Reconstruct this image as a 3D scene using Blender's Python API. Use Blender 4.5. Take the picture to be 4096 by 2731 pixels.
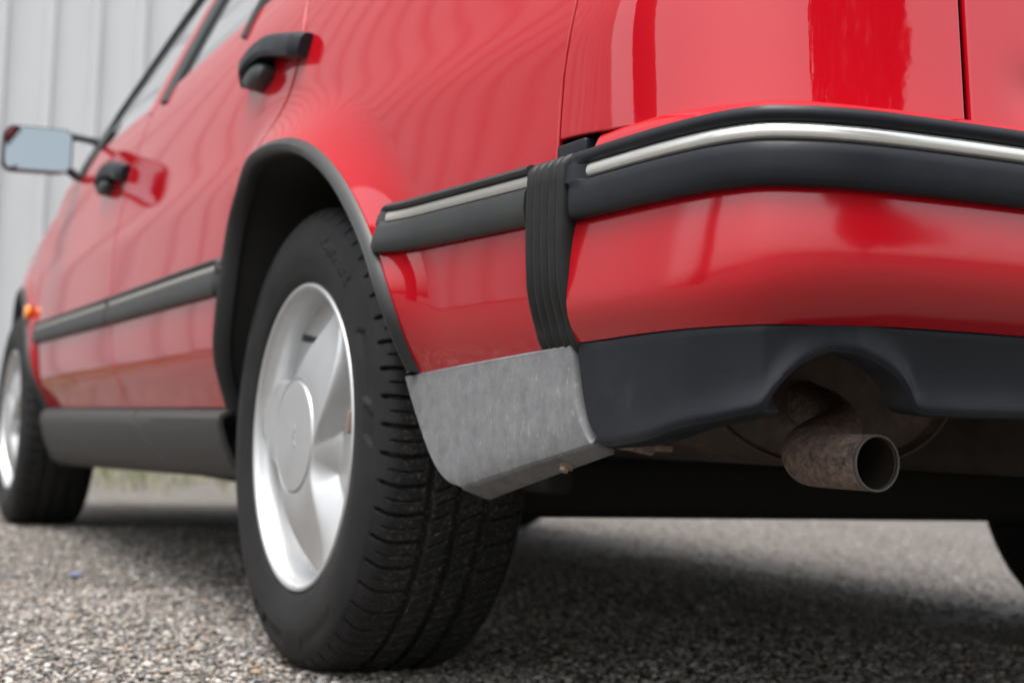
import bpy, bmesh, math, random
import numpy as np
from mathutils import Matrix, Vector
random.seed(4); rng = np.random.default_rng(11)
for o in list(bpy.data.objects): bpy.data.objects.remove(o)
scene = bpy.context.scene

# ------------------------------------------------------------------ camera
yaw, pit, rol = math.radians(26.755), math.radians(3.628), math.radians(2.175)
fw = Vector((math.sin(yaw)*math.cos(pit), math.cos(yaw)*math.cos(pit), math.sin(pit)))
r0 = Vector((math.cos(yaw), -math.sin(yaw), 0)); u0 = r0.cross(fw)
cr = math.cos(rol)*r0 + math.sin(rol)*u0; cu = -math.sin(rol)*r0 + math.cos(rol)*u0
cam = bpy.data.cameras.new('camera'); camo = bpy.data.objects.new('camera', cam)
scene.collection.objects.link(camo); scene.camera = camo
M = Matrix((cr, cu, -fw)).transposed().to_4x4(); M.translation = (-.632, -1.879, .3215)
camo.matrix_world = M
cam.sensor_width = 36; cam.sensor_fit = 'HORIZONTAL'; cam.lens = 1440.3/1024*36
cam.clip_start = .02; cam.clip_end = 600
cam.dof.use_dof = True; cam.dof.focus_distance = 1.22; cam.dof.aperture_fstop = 5.8
cam.dof.aperture_blades = 9

# ------------------------------------------------------------------ sky and light (bright overcast)
SUN_EL, SUN_AZ = math.radians(74), math.radians(235)     # azimuth clockwise from +Y
w = bpy.data.worlds.new('World'); scene.world = w; w.use_nodes = True
wn = w.node_tree; wn.nodes.clear()
sky = wn.nodes.new('ShaderNodeTexSky'); sky.sky_type = 'NISHITA'; sky.sun_disc = False
sky.sun_elevation = SUN_EL; sky.sun_rotation = SUN_AZ
sky.air_density = 1.6; sky.dust_density = 6; sky.ozone_density = 1.5
hs = wn.nodes.new('ShaderNodeHueSaturation'); hs.inputs['Saturation'].default_value = .30
bg = wn.nodes.new('ShaderNodeBackground'); bg.inputs['Strength'].default_value = .15
wo = wn.nodes.new('ShaderNodeOutputWorld')
wn.links.new(sky.outputs[0], hs.inputs['Color']); wn.links.new(hs.outputs[0], bg.inputs['Color'])
wn.links.new(bg.outputs[0], wo.inputs['Surface'])
sl = bpy.data.lights.new('sun', 'SUN'); sl.energy = 1.0; sl.angle = math.radians(35); sl.color = (1, .97, .93)
so = bpy.data.objects.new('sun', sl); scene.collection.objects.link(so)
sd = Vector((math.sin(SUN_AZ)*math.cos(SUN_EL), math.cos(SUN_AZ)*math.cos(SUN_EL), math.sin(SUN_EL)))
so.rotation_euler = sd.to_track_quat('Z', 'Y').to_euler(); so.location = sd*20
scene.view_settings.view_transform = 'Standard'; scene.view_settings.look = 'None'
scene.view_settings.exposure = 1.4; scene.view_settings.gamma = 1
scene.render.engine = 'CYCLES'

# ------------------------------------------------------------------ body surface of the car (metres; rear-left wheel face at x=0,y=0)
def pchip(X,Y):
    X=np.array(X,float);Y=np.array(Y,float);h=np.diff(X);d=np.diff(Y)/h
    m=np.zeros(len(X)); m[0]=d[0];m[-1]=d[-1]
    for i in range(1,len(X)-1):
        if d[i-1]*d[i]>0:
            w1=2*h[i]+h[i-1];w2=h[i]+2*h[i-1]; m[i]=(w1+w2)/(w1/d[i-1]+w2/d[i])
    def f(x):
        x=np.asarray(x,float)
        xc=np.clip(x,X[0],X[-1])
        i=np.clip(np.searchsorted(X,xc)-1,0,len(X)-2); t=(xc-X[i])/h[i]
        v=(2*t**3-3*t*t+1)*Y[i]+(t**3-2*t*t+t)*h[i]*m[i]+(-2*t**3+3*t*t)*Y[i+1]+(t**3-t*t)*h[i]*m[i+1]
        return v+np.where(x<X[0],(x-X[0])*m[0],0)+np.where(x>X[-1],(x-X[-1])*m[-1],0)
    return f
def spline(P,n=40):
    P=np.array(P,float); Q=np.vstack([2*P[0]-P[1],P,2*P[-1]-P[-2]]); out=[]
    for i in range(1,len(Q)-2):
        a,b,c,d=Q[i-1:i+3]
        # centripetal catmull-rom
        t0=0;t1=t0+np.linalg.norm(b-a)**.5;t2=t1+np.linalg.norm(c-b)**.5;t3=t2+np.linalg.norm(d-c)**.5
        for t in np.linspace(t1,t2,n,endpoint=False):
            A1=(t1-t)/(t1-t0)*a+(t-t0)/(t1-t0)*b;A2=(t2-t)/(t2-t1)*b+(t-t1)/(t2-t1)*c;A3=(t3-t)/(t3-t2)*c+(t-t2)/(t3-t2)*d
            B1=(t2-t)/(t2-t0)*A1+(t-t0)/(t2-t0)*A2;B2=(t3-t)/(t3-t1)*A2+(t-t1)/(t3-t1)*A3
            out.append((t2-t)/(t2-t1)*B1+(t-t1)/(t2-t1)*B2)
    out.append(P[-1]); return np.array(out)
class Plan:
    def __init__(s,P):
        Q=spline(P); s.Q=Q; s.S=np.r_[0,np.cumsum(np.linalg.norm(np.diff(Q,axis=0),axis=1))]; s.L=s.S[-1]
    def pos(s,t): return np.stack([np.interp(t,s.S,s.Q[:,0]),np.interp(t,s.S,s.Q[:,1])],-1)
    def nrm(s,t,h=.006):
        t=np.asarray(t,float); d=s.pos(np.clip(t+h,0,s.L))-s.pos(np.clip(t-h,0,s.L)); d=d/np.linalg.norm(d,axis=-1,keepdims=True)
        return np.stack([d[...,1],-d[...,0]],-1)
    def s_at_y(s,y): i=np.argmax(s.Q[:,1]<=y); return s.S[i]
    def s_at_x(s,x):
        m=s.Q[:,0]>=x; m&=np.arange(len(m))>len(m)//4; return s.S[np.argmax(m)]
XC=.862
def full(P): return Plan(P+[(2*XC-x,y) for x,y in P[::-1] if x<XC-.03])
BUMP=full([(-.020,-.68),(-.020,-.78),(-.020,-.88),(-.017,-.94),(-.010,-.985),(.003,-1.015),(.03,-1.035),(.075,-1.050),(.15,-1.060),(.25,-1.067),(.45,-1.078),(.862,-1.088)])
TAIL=full([(-.009,-.70),(-.006,-.78),(0,-.84),(.012,-.89),(.035,-.93),(.07,-.958),(.12,-.975),(.2,-.988),(.3,-.996),(.5,-1.004),(.862,-1.01)])
def smooth(a,b,x):
    t=np.clip((np.asarray(x,float)-a)/(b-a),0,1); return t*t*(3-2*t)
Ymap=[-1.0,-.85,-.69,-.54,-.365,0,.29,.69,1.18,2.0,2.4,2.9,3.5]
Xmap=[-.0,-.005,-.010,-.019,-.028,-.04,-.041,-.036,-.028,-.020,-.015,.02,.12]
ZP=[.20,.30,.33,.36,.38,.40,.42,.44,.47,.52,.57,.65,.690,.706,.75,.85,.93,.97,1.05,1.2,1.4]
OP=[.10,.060,.047,.036,.027,.0175,.0100,.0055,.0022,0,0,.0016,.0030,.0046,.0116,.0265,.043,.057,.090,.158,.253]
def softened(f,a,b,sig,n=1600):
    t=np.linspace(a,b,n); v=f(t); d=t[1]-t[0]; k=int(3.5*sig/d); w=np.exp(-.5*(np.arange(-k,k+1)*d/sig)**2); w/=w.sum()
    v=np.convolve(np.r_[v[0]-(v[1]-v[0])*np.arange(k,0,-1),v,v[-1]+(v[-1]-v[-2])*np.arange(1,k+1)],w,'valid')
    return lambda x: np.interp(x,t,v)
xb=softened(pchip(Ymap,Xmap),-1.2,3.8,.13,4000); op=softened(pchip(ZP,OP),.15,1.45,.013,4000)
ARCH=np.array([(.374,.24),(.368,.30),(.352,.36),(.326,.42),(.293,.50),(.277,.545),(.264,.59),(.240,.642),(.188,.682),(.09,.704),(-.02,.702),(-.105,.686),(-.178,.660),(-.256,.618),(-.334,.556),(-.384,.498),(-.404,.449),(-.4045,.382),(-.41,.33)])
ARCHC=spline(ARCH,24)
def archdist(y,z):
    y=np.asarray(y,float);z=np.asarray(z,float)
    P0=ARCHC[:-1]; D=ARCHC[1:]-P0; L2=(D**2).sum(-1); best=np.full(np.broadcast(y,z).shape,1e9)
    for p,d,l in zip(P0,D,L2):
        t=np.clip(((y-p[0])*d[0]+(z-p[1])*d[1])/l,0,1); best=np.minimum(best,(y-p[0]-t*d[0])**2+(z-p[1]-t*d[1])**2)
    return np.sqrt(best)
def S(y,z):
    x=xb(y)+op(z)
    d=archdist(y,z)
    fl=np.clip(1-d/.084,0,1)**2
    return x-.0195*fl*smooth(.36,.5,z)*(1-smooth(.08,.24,y))

# ------------------------------------------------------------------ helpers
col = scene.collection
class MB:
    def __init__(s): s.V=[]; s.F=[]; s.n=0
    def add(s, V, F):
        V=np.asarray(V,float).reshape(-1,3); s.V.append(V); s.F += [tuple(int(i)+s.n for i in f) for f in F]; s.n+=len(V); return s
    def grid(s, P, cu=False, cv=False):
        P=np.asarray(P,float); n,m=P.shape[:2]; I=np.arange(n*m).reshape(n,m)
        if cu: I=np.vstack([I,I[:1]])
        if cv: I=np.hstack([I,I[:,:1]])
        Q=np.stack([I[:-1,:-1],I[1:,:-1],I[1:,1:],I[:-1,1:]],-1).reshape(-1,4)
        return s.add(P.reshape(-1,3),Q)
    def cap(s, L):
        return s.add(L,[tuple(range(len(L)))])
    def box(s, c, d, R=None, bev=.0):
        c=np.array(c); d=np.array(d)/2.
        bm=bmesh.new(); bmesh.ops.create_cube(bm,size=1)
        for v in bm.verts: v.co=Vector((v.co.x*2*d[0],v.co.y*2*d[1],v.co.z*2*d[2]))
        if bev: bmesh.ops.bevel(bm,geom=bm.edges[:],offset=bev,segments=3,profile=.5,affect='EDGES')
        if R is not None: bm.transform(R.to_4x4())
        bm.verts.index_update()
        s.add([tuple(np.array(v.co)+c) for v in bm.verts],[[v.index for v in f.verts] for f in bm.faces]); bm.free(); return s
    def tube(s, path, rad, n=24, cap=True):
        path=np.asarray(path,float); N=len(path); rad=np.broadcast_to(np.asarray(rad,float),(N,))
        T=np.gradient(path,axis=0); T/=np.linalg.norm(T,axis=1,keepdims=True)
        up=np.array([0,0,1.]) if abs(T[0][2])<.9 else np.array([1.,0,0]); a=np.cross(T[0],up); a/=np.linalg.norm(a); G=[]
        for i in range(N):
            a=a-T[i]*(a@T[i]); a/=np.linalg.norm(a); b=np.cross(T[i],a)
            t=np.linspace(0,2*np.pi,n,endpoint=False); G.append(path[i]+rad[i]*(np.cos(t)[:,None]*a+np.sin(t)[:,None]*b))
        s.grid(np.array(G),cv=True)
        if cap: s.cap(G[0][::-1]); s.cap(G[-1])
        return s
    def lathe_x(s, prof, n=96, cap=False):
        prof=np.asarray(prof,float); t=np.linspace(0,2*np.pi,n,endpoint=False)
        P=np.stack([np.broadcast_to(prof[:,0][:,None],(len(prof),n)),prof[:,1][:,None]*np.cos(t),prof[:,1][:,None]*np.sin(t)],-1)
        return s.grid(P,cv=True)
    def mirror(s):
        s.V=[np.stack([2*XC-v[:,0],v[:,1],v[:,2]],-1) for v in s.V]; s.F=[f[::-1] for f in s.F]; return s
    def build(s, name, mat, parent=None, smooth=38, loc=None):
        me=bpy.data.meshes.new(name); V=np.vstack(s.V)
        me.from_pydata(V.tolist(),[],s.F); me.validate(); me.update()
        if smooth:
            me.polygons.foreach_set('use_smooth',np.ones(len(me.polygons),bool)); me.set_sharp_from_angle(angle=math.radians(smooth))
        me.materials.append(mat)
        o=bpy.data.objects.new(name,me); col.objects.link(o)
        if loc is not None: o.location=loc
        if parent is not None: attach(o,parent)
        return o
WORLD={}
def wmat(o):
    m=o.matrix_basis.copy()
    if o.parent: m=wmat(o.parent)@o.matrix_parent_inverse@m
    return m
def attach(o,parent):
    o.parent=parent; o.matrix_parent_inverse=wmat(parent).inverted()
def tag(o,label=None,cat=None,group=None,kind=None):
    if label: o['label']=label
    if cat: o['category']=cat
    if group: o['group']=group
    if kind: o['kind']=kind
    return o
def empty(name,loc):
    o=bpy.data.objects.new(name,None); o.location=loc; o.empty_display_size=.2; col.objects.link(o); return o
def resample(P,n,bias=True):
    P=np.asarray(P,float); d=np.r_[0,np.cumsum(np.linalg.norm(np.diff(P,axis=0),axis=1))]; d/=d[-1]
    t=edge_t(n) if bias else np.linspace(0,1,n)
    return np.stack([np.interp(t,d,P[:,i]) for i in range(P.shape[1])],-1)
def edge_t(n,e=.004):
    t=np.linspace(0,1,n-2); t=np.r_[0,e,t[1:-1],1-e,1]; return t
def flanged(P, mb, depth=.012, sides='lrtb', rad=.0016):
    """grid plus rounded edge returned inwards"""
    P=np.asarray(P); mb.grid(P)
    du=np.gradient(P,axis=0); dv=np.gradient(P,axis=1); N=np.cross(du,dv); N/=np.linalg.norm(N,axis=-1,keepdims=True)+1e-12
    cen=np.array([XC,np.clip(P[...,1].mean(),-.6,3),.5])
    if ((P-cen)*N).sum(-1).mean()<0: N=-N
    for k,(e,i) in dict(l=(P[0],P[2]),r=(P[-1],P[-3]),t=(P[:,0],P[:,2]),b=(P[:,-1],P[:,-3])).items():
        if k not in sides: continue
        n={'l':N[1],'r':N[-2],'t':N[:,1],'b':N[:,-2]}[k]
        o=e-i; o-=n*(o*n).sum(-1,keepdims=True); o/=np.linalg.norm(o,axis=-1,keepdims=True)+1e-12
        R=[e,e+o*rad*.55-n*rad*.2,e+o*rad-n*rad,e+o*rad-n*depth*.5,e+o*rad*.6-n*depth]
        mb.grid(np.array(R))
    return mb

# ------------------------------------------------------------------ materials
def mat(name, base, rough=.5, metal=0, coat=0, coatr=.03, spec=.5, trans=0, ior=1.5):
    m=bpy.data.materials.new(name); m.use_nodes=True; b=m.node_tree.nodes['Principled BSDF']
    b.inputs['Base Color'].default_value=(*base,1); b.inputs['Roughness'].default_value=rough; b.inputs['Metallic'].default_value=metal
    b.inputs['Coat IOR'].default_value=1.6; b.inputs['Coat Weight'].default_value=coat; b.inputs['Coat Roughness'].default_value=coatr
    b.inputs['Specular IOR Level'].default_value=spec; b.inputs['Transmission Weight'].default_value=trans; b.inputs['IOR'].default_value=ior
    return m
def nd(m,t,**kw):
    n=m.node_tree.nodes.new(t)
    for k,v in kw.items():
        if k in n.inputs: n.inputs[k].default_value=v
        else: setattr(n,k,v)
    return n
def lk(m,a,b): m.node_tree.links.new(a,b)
def coords(m,scale=(1,1,1)):
    t=nd(m,'ShaderNodeTexCoord'); mp=nd(m,'ShaderNodeMapping'); mp.inputs['Scale'].default_value=scale; lk(m,t.outputs['Object'],mp.inputs['Vector']); return mp.outputs['Vector']
def bsdf(m): return m.node_tree.nodes['Principled BSDF']
def ramp(m,fac,stops):
    r=nd(m,'ShaderNodeValToRGB'); e=r.color_ramp.elements
    while len(e)<len(stops): e.new(.5)
    for x,(p,c) in zip(e,stops): x.position=p; x.color=(*c,1) if len(c)==3 else c
    lk(m,fac,r.inputs['Fac']); return r.outputs['Color']
def noise(m,vec,scale,detail=4,rough=.5,out='Fac'):
    n=nd(m,'ShaderNodeTexNoise',Scale=scale,Detail=detail,Roughness=rough); lk(m,vec,n.inputs['Vector']); return n.outputs[out]
def bump(m,h,strength,dist,into='Normal',prev=None):
    b=nd(m,'ShaderNodeBump',Strength=strength,Distance=dist); lk(m,h,b.inputs['Height'])
    if prev is not None: lk(m,prev,b.inputs['Normal'])
    if into: lk(m,b.outputs['Normal'],bsdf(m).inputs[into])
    return b.outputs['Normal']
def g(v): return (v,v,v)
# red two-pack paint: clear top layer with faint orange peel and fine dust
RED=mat('red_paint',(.36,.0028,.009),.5,coat=1,coatr=.02,spec=.0)
v=coords(RED); n1=noise(RED,v,170,2); n2=noise(RED,v,14,3)
bn=bump(RED,n1,.030,.0006,None); bn2=bump(RED,n2,.006,.004,None,bn); lk(RED,bn2,bsdf(RED).inputs['Coat Normal'])
dn=noise(RED,v,6,6,.62); lk(RED,ramp(RED,dn,[(.35,g(.012)),(.8,g(.055))]),bsdf(RED).inputs['Coat Roughness'])
lk(RED,ramp(RED,noise(RED,v,900,1),[(.0,(.365,.0028,.009)),(.74,(.36,.0028,.009)),(.80,(.39,.03,.03))]),bsdf(RED).inputs['Base Color'])
REDB=mat('red_bumper_paint',(.36,.0028,.009),.5,coat=1,coatr=.13,spec=0)
v=coords(REDB); lk(REDB,ramp(REDB,noise(REDB,v,5,6,.62),[(.3,g(.10)),(.75,g(.20))]),bsdf(REDB).inputs['Coat Roughness'])
lk(REDB,ramp(REDB,noise(REDB,v,700,2),[(.0,(.36,.003,.009)),(.70,(.355,.003,.009)),(.80,(.38,.05,.045))]),bsdf(REDB).inputs['Base Color']); bump(REDB,noise(REDB,v,260,2),.05,.0005,'Coat Normal')
# bumper plastic, blue-black, a little scuffed
BLK=mat('bumper_plastic',(.012,.013,.016),.42,spec=.2)
v=coords(BLK); sc=noise(BLK,v,9,8,.66); lk(BLK,ramp(BLK,sc,[(.3,(.0070,.0082,.0112)),(.62,(.010,.0115,.0152)),(.80,(.024,.027,.034))]),bsdf(BLK).inputs['Base Color'])
lk(BLK,ramp(BLK,noise(BLK,v,24,5,.6),[(.3,g(.34)),(.75,g(.52))]),bsdf(BLK).inputs['Roughness']); bump(BLK,noise(BLK,v,700,2),.12,.0004)
TRIM=mat('side_trim_plastic',(.02,.021,.022),.46,spec=.38)
v=coords(TRIM); lk(TRIM,ramp(TRIM,noise(TRIM,v,12,6,.6),[(.3,(.017,.018,.019)),(.75,(.026,.027,.027))]),bsdf(TRIM).inputs['Base Color']); bump(TRIM,noise(TRIM,v,600,2),.15,.0004)
RUB=mat('gaiter_rubber',(.018,.018,.019),.48,spec=.22)
v=coords(RUB); lk(RUB,ramp(RUB,noise(RUB,v,60,6,.7),[(.35,g(.009)),(.66,g(.014)),(.8,(.035,.033,.030))]),bsdf(RUB).inputs['Base Color'])
SILV=mat('bright_strip',(.72,.72,.68),.26,metal=.75)
v=coords(SILV); lk(SILV,ramp(SILV,noise(SILV,v,40,6,.7),[(.3,(.74,.74,.70)),(.66,(.68,.68,.65)),(.76,(.42,.42,.41))]),bsdf(SILV).inputs['Base Color'])
DULL=mat('dull_strip',(.34,.33,.30),.45,metal=.35)
# weathered grey plastic flap
GREY=mat('weathered_grey_plastic',(.2,.2,.2),.78,spec=.2)
v=coords(GREY); a=noise(GREY,v,48,9,.72); c1=ramp(GREY,a,[(.32,(.122,.123,.128)),(.5,(.160,.161,.166)),(.68,(.195,.196,.200))])
vs=coords(GREY,(1,1,.5)); b2=noise(GREY,vs,190,4,.65); c2=ramp(GREY,b2,[(.60,g(0)),(.72,g(1))])
mx=nd(GREY,'ShaderNodeMix',data_type='RGBA'); lk(GREY,c2,mx.inputs[0]); lk(GREY,c1,mx.inputs[6]); mx.inputs[7].default_value=(.27,.27,.27,1)
b3=noise(GREY,v,210,2,.5); c3=ramp(GREY,b3,[(.76,g(0)),(.79,g(1))]); mx2=nd(GREY,'ShaderNodeMix',data_type='RGBA'); lk(GREY,c3,mx2.inputs[0]); lk(GREY,mx.outputs[2],mx2.inputs[6]); mx2.inputs[7].default_value=(.05,.05,.05,1)
lk(GREY,mx2.outputs[2],bsdf(GREY).inputs['Base Color']); bump(GREY,noise(GREY,v,420,4),.3,.0006)
SILL=mat('sill_plastic',(.045,.043,.042),.6,spec=.3); v=coords(SILL); bump(SILL,noise(SILL,v,300,3),.25,.0005)
DARK=mat('underbody_dark',(.010,.009,.008),.8)
DARK2=mat('underbody_brown',(.045,.036,.028),.8); v=coords(DARK2); lk(DARK2,ramp(DARK2,noise(DARK2,v,9,6,.65),[(.3,(.022,.018,.014)),(.7,(.07,.055,.042))]),bsdf(DARK2).inputs['Base Color'])
RUST=mat('rusty_steel',(.11,.075,.058),.82,metal=.0)
v=coords(RUST); a=noise(RUST,v,120,8,.75); lk(RUST,ramp(RUST,a,[(.34,(.04,.027,.024)),(.45,(.13,.09,.075)),(.56,(.20,.143,.117)),(.68,(.31,.20,.135))]),bsdf(RUST).inputs['Base Color'])
vo=nd(RUST,'ShaderNodeTexVoronoi',Scale=170,distance='EUCLIDEAN'); lk(RUST,v,vo.inputs['Vector'])
bb=bump(RUST,vo.outputs['Distance'],.8,.002,None); bump(RUST,a,1.0,.003,'Normal',bb)
MUFF=mat('muffler_steel',(.075,.055,.042),.7,metal=.2); v=coords(MUFF); lk(MUFF,ramp(MUFF,noise(MUFF,v,24,7,.68),[(.3,(.035,.026,.02)),(.55,(.085,.062,.047)),(.75,(.15,.105,.075))]),bsdf(MUFF).inputs['Base Color'])
TIP=mat('pipe_rim_steel',(.09,.08,.072),.65,metal=.4)
BORE=mat('dark_bore',(.018,.014,.011),.9,spec=.1)  # inside of the pipe, darker than its outer steel
TYRE=mat('tyre_rubber',(.012,.012,.0125),.6,spec=.2)
v=coords(TYRE); sp=noise(TYRE,v,260,3,.6); du=noise(TYRE,v,18,5,.6)
cA=ramp(TYRE,du,[(.3,(.009,.009,.0095)),(.7,(.017,.0165,.0165))]); f=ramp(TYRE,sp,[(.57,g(0)),(.68,g(1))])
# dust caught on the tread only (radius beyond the shoulder)
tc=nd(TYRE,'ShaderNodeTexCoord'); sx=nd(TYRE,'ShaderNodeSeparateXYZ'); lk(TYRE,tc.outputs['Object'],sx.inputs[0])
rx=ramp(TYRE,sx.outputs['X'],[(.008,g(0)),(.03,g(1))]); mm=nd(TYRE,'ShaderNodeMath',operation='MULTIPLY'); lk(TYRE,f,mm.inputs[0]); lk(TYRE,rx,mm.inputs[1])
mm2=nd(TYRE,'ShaderNodeMath',operation='MULTIPLY'); lk(TYRE,mm.outputs[0],mm2.inputs[0]); mm2.inputs[1].default_value=.75
mx=nd(TYRE,'ShaderNodeMix',data_type='RGBA'); lk(TYRE,mm2.outputs[0],mx.inputs[0]); lk(TYRE,cA,mx.inputs[6]); mx.inputs[7].default_value=(.13,.115,.10,1)
lk(TYRE,mx.outputs[2],bsdf(TYRE).inputs['Base Color']); bump(TYRE,noise(TYRE,v,500,3),.3,.0006)
RIM=mat('silver_wheel_paint',(.55,.555,.56),.44,metal=.78,coat=.4,coatr=.1)
v=coords(RIM); lk(RIM,ramp(RIM,noise(RIM,v,20,6,.6),[(.3,(.55,.555,.56)),(.7,(.49,.495,.50))]),bsdf(RIM).inputs['Base Color'])
CAP=mat('hub_cap_silver',(.42,.42,.42),.42,metal=.4)
VALVE=mat('valve_rubber',(.012,.012,.012),.5)
SCREW=mat('rusty_screw',(.26,.19,.14),.5,metal=.5)
GLASS=mat('window_glass',(.80,.86,.85),.0,trans=1,ior=1.5)
MIRR=mat('mirror_silvering',(.225,.26,.275),.03,metal=1)
AMB=mat('amber_lens',(.9,.26,.005),.2,coat=.6)
LINER=mat('headlining',(.55,.54,.52),.9)
SEAT=mat('seat_cloth',(.20,.195,.185),.9)
LAMP=mat('tail_lamp_lens',(.35,.01,.012),.15,coat=1)

# ------------------------------------------------------------------ ground
gm=mat('gravelled_tarmac',(.2,.18,.16),.85)
v=coords(gm)
vo=nd(gm,'ShaderNodeTexVoronoi',Scale=95,Randomness=1.0); lk(gm,v,vo.inputs['Vector'])
sepc=nd(gm,'ShaderNodeSeparateColor'); lk(gm,vo.outputs['Color'],sepc.inputs[0])
stone=ramp(gm,sepc.outputs[0],[(.0,(.06,.055,.05)),(.25,(.16,.145,.13)),(.5,(.235,.213,.193)),(.75,(.30,.272,.245)),(.93,(.42,.39,.36)),(.985,(.30,.17,.09))])
big=noise(gm,v,1.3,5,.6); tone=ramp(gm,big,[(.3,g(.50)),(.7,g(.76))])
mul=nd(gm,'ShaderNodeMix',data_type='RGBA',blend_type='MULTIPLY'); mul.inputs[0].default_value=1; lk(gm,stone,mul.inputs[6]); lk(gm,tone,mul.inputs[7])
joint=ramp(gm,vo.outputs['Distance'],[(.35,g(0)),(.62,g(1))]); mj=nd(gm,'ShaderNodeMix',data_type='RGBA'); lk(gm,joint,mj.inputs[0]); lk(gm,mul.outputs[2],mj.inputs[6]); mj.inputs[7].default_value=(.05,.045,.04,1)
lk(gm,mj.outputs[2],bsdf(gm).inputs['Base Color'])
inv=nd(gm,'ShaderNodeMath',operation='SUBTRACT'); inv.inputs[0].default_value=1; lk(gm,vo.outputs['Distance'],inv.inputs[1])
bump(gm,inv.outputs[0],.9,.006)
mb=MB(); 
gx=np.r_[-300,-60,-20,-8,np.linspace(-4,6,41),10,20,60,300]; gy=np.r_[-300,-60,-20,-8,np.linspace(-4,9,53),14,25,60,300]
X,Y=np.meshgrid(gx,gy,indexing='ij'); Z=.004*np.sin(X*1.7+.4)*np.sin(Y*1.3)*np.exp(-((X-.5)/6)**2-((Y-3)/6)**2)-.006
tag(mb.grid(np.stack([X,Y,Z],-1)).build('ground',gm),kind='structure')

# loose and bedded chippings as real little stones near the camera
def gravel():
    zones=[(-.8,.32,-.16,.9,21000),(.0,1.25,-.55,.35,16000),(-.6,.6,.9,2.6,16000),(.3,1.6,.3,1.5,12000),(1.2,3.4,.0,3.4,13000)]
    base=np.array([(1,0,.12),(.5,.86,.05),(-.5,.86,.15),(-1,0,.05),(-.5,-.86,.12),(.5,-.86,.06),(.35,.12,.62),(-.3,.3,.58),(-.1,-.42,.66),(0,0,-.5)],float)
    F0=np.array([(0,1,6),(1,2,7),(1,7,6),(2,3,7),(3,4,8),(3,8,7),(4,5,8),(5,0,6),(5,6,8),(6,7,8),(1,0,9),(2,1,9),(3,2,9),(4,3,9),(5,4,9),(0,5,9)])
    Vs=[];Cs=[]
    pal=np.array([(.36,.32,.28),(.26,.24,.22),(.52,.48,.44),(.62,.59,.55),(.12,.11,.10),(.34,.24,.16),(.22,.24,.27),(.40,.34,.29)])
    for (x0,x1,y0,y1,n) in zones:
        c=np.stack([rng.uniform(x0,x1,n),rng.uniform(y0,y1,n)],-1)
        keep=~((np.abs(c[:,1])<.05)&(c[:,0]>-.01)&(c[:,0]<.2)); c=c[keep]; n=len(c)
        s=.0021+.0056*rng.random(n)**2.2
        big=rng.random(n)<.03; s[big]*=1.5
        a=rng.uniform(0,2*np.pi,n); ca,sa=np.cos(a),np.sin(a); asp=rng.uniform(.55,1,n)
        B=np.broadcast_to(base,(n,10,3))*(1+rng.uniform(-.22,.22,(n,10,3)))
        bx=B[...,0]*s[:,None]; by=B[...,1]*(s*asp)[:,None]; bz=B[...,2]*(s*rng.uniform(.5,.9,n))[:,None]
        P=np.stack([c[:,:1]+bx*ca[:,None]-by*sa[:,None],c[:,1:]+bx*sa[:,None]+by*ca[:,None],bz-.0042+rng.uniform(0,.0022,n)[:,None]],-1)
        zo=.004*np.sin(c[:,0]*1.7+.4)*np.sin(c[:,1]*1.3)*np.exp(-((c[:,0]-.5)/6)**2-((c[:,1]-3)/6)**2)
        P[...,2]+=zo[:,None]
        Vs.append(P.reshape(-1,3))
        k=rng.choice(len(pal),n,p=[.27,.24,.15,.07,.13,.045,.025,.07]); C=pal[k]*rng.uniform(.42,.80,(n,1)); Cs.append(np.repeat(C,10,0))
    V=np.vstack(Vs);C=np.vstack(Cs); n=len(V)//10
    F=(F0[None]+10*np.arange(n)[:,None,None]).reshape(-1,3)
    me=bpy.data.meshes.new('gravel'); me.vertices.add(len(V)); me.vertices.foreach_set('co',V.ravel())
    me.loops.add(F.size); me.loops.foreach_set('vertex_index',F.ravel()); me.polygons.add(len(F)); me.polygons.foreach_set('loop_start',np.arange(len(F))*3)
    me.update(calc_edges=True); at=me.color_attributes.new('tint','FLOAT_COLOR','POINT'); at.data.foreach_set('color',np.c_[C,np.ones(len(C))].ravel())
    m=mat('stone_chip',(.3,.27,.24),.8); an=nd(m,'ShaderNodeVertexColor',layer_name='tint'); lk(m,an.outputs[0],bsdf(m).inputs['Base Color'])
    me.materials.append(m); o=bpy.data.objects.new('gravel',me); col.objects.link(o)
    tag(o,'mixed beige and grey stone chippings bedded in the tarmac','gravel',kind='stuff')
gravel()

# ------------------------------------------------------------------ ribbed metal building ahead of the car
wm=mat('pale_cladding',(.45,.46,.468),.5); v=coords(wm,(1,1,.3)); lk(wm,ramp(wm,noise(wm,v,3,6,.6),[(.3,(.42,.43,.437)),(.7,(.465,.475,.483))]),bsdf(wm).inputs['Base Color'])
WY=8.6
bld=empty('metal_building',(3,WY,0)); tag(bld,'pale grey metal building with vertical ribs standing ahead of the car','building')
PITCH=.318
def sheet(x0,n,h):
    pts=[]
    for i in range(n):
        a=x0+i*PITCH; pts+=[(a,0),(a+.215,0),(a+.235,-.05),(a+.275,-.05),(a+.296,0)]
    pts+=[(x0+n*PITCH-.001,0)]; pts=np.array(pts); zz=np.array([.05,h*.5,h])
    P=np.stack([np.stack([pts[:,0],WY+pts[:,1],np.full(len(pts),z)],-1) for z in zz]); b=MB().grid(P)
    return b
x=-7.94; EAVE=9.4
while x<14: sheet(x,6,EAVE).build('cladding_sheet',wm,bld,smooth=15); x+=6*PITCH
def roof_sheet(x0,n):
    b_=sheet(x0,n,EAVE); V=b_.V[0].copy(); t=(V[:,2]-.05)/(EAVE-.05); d=V[:,1]-WY; V[:,1]=WY-.25+t*4.4+d*.45; V[:,2]=EAVE-.05+t*2.3-d*.9; b_.V[0]=V; return b_
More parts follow.
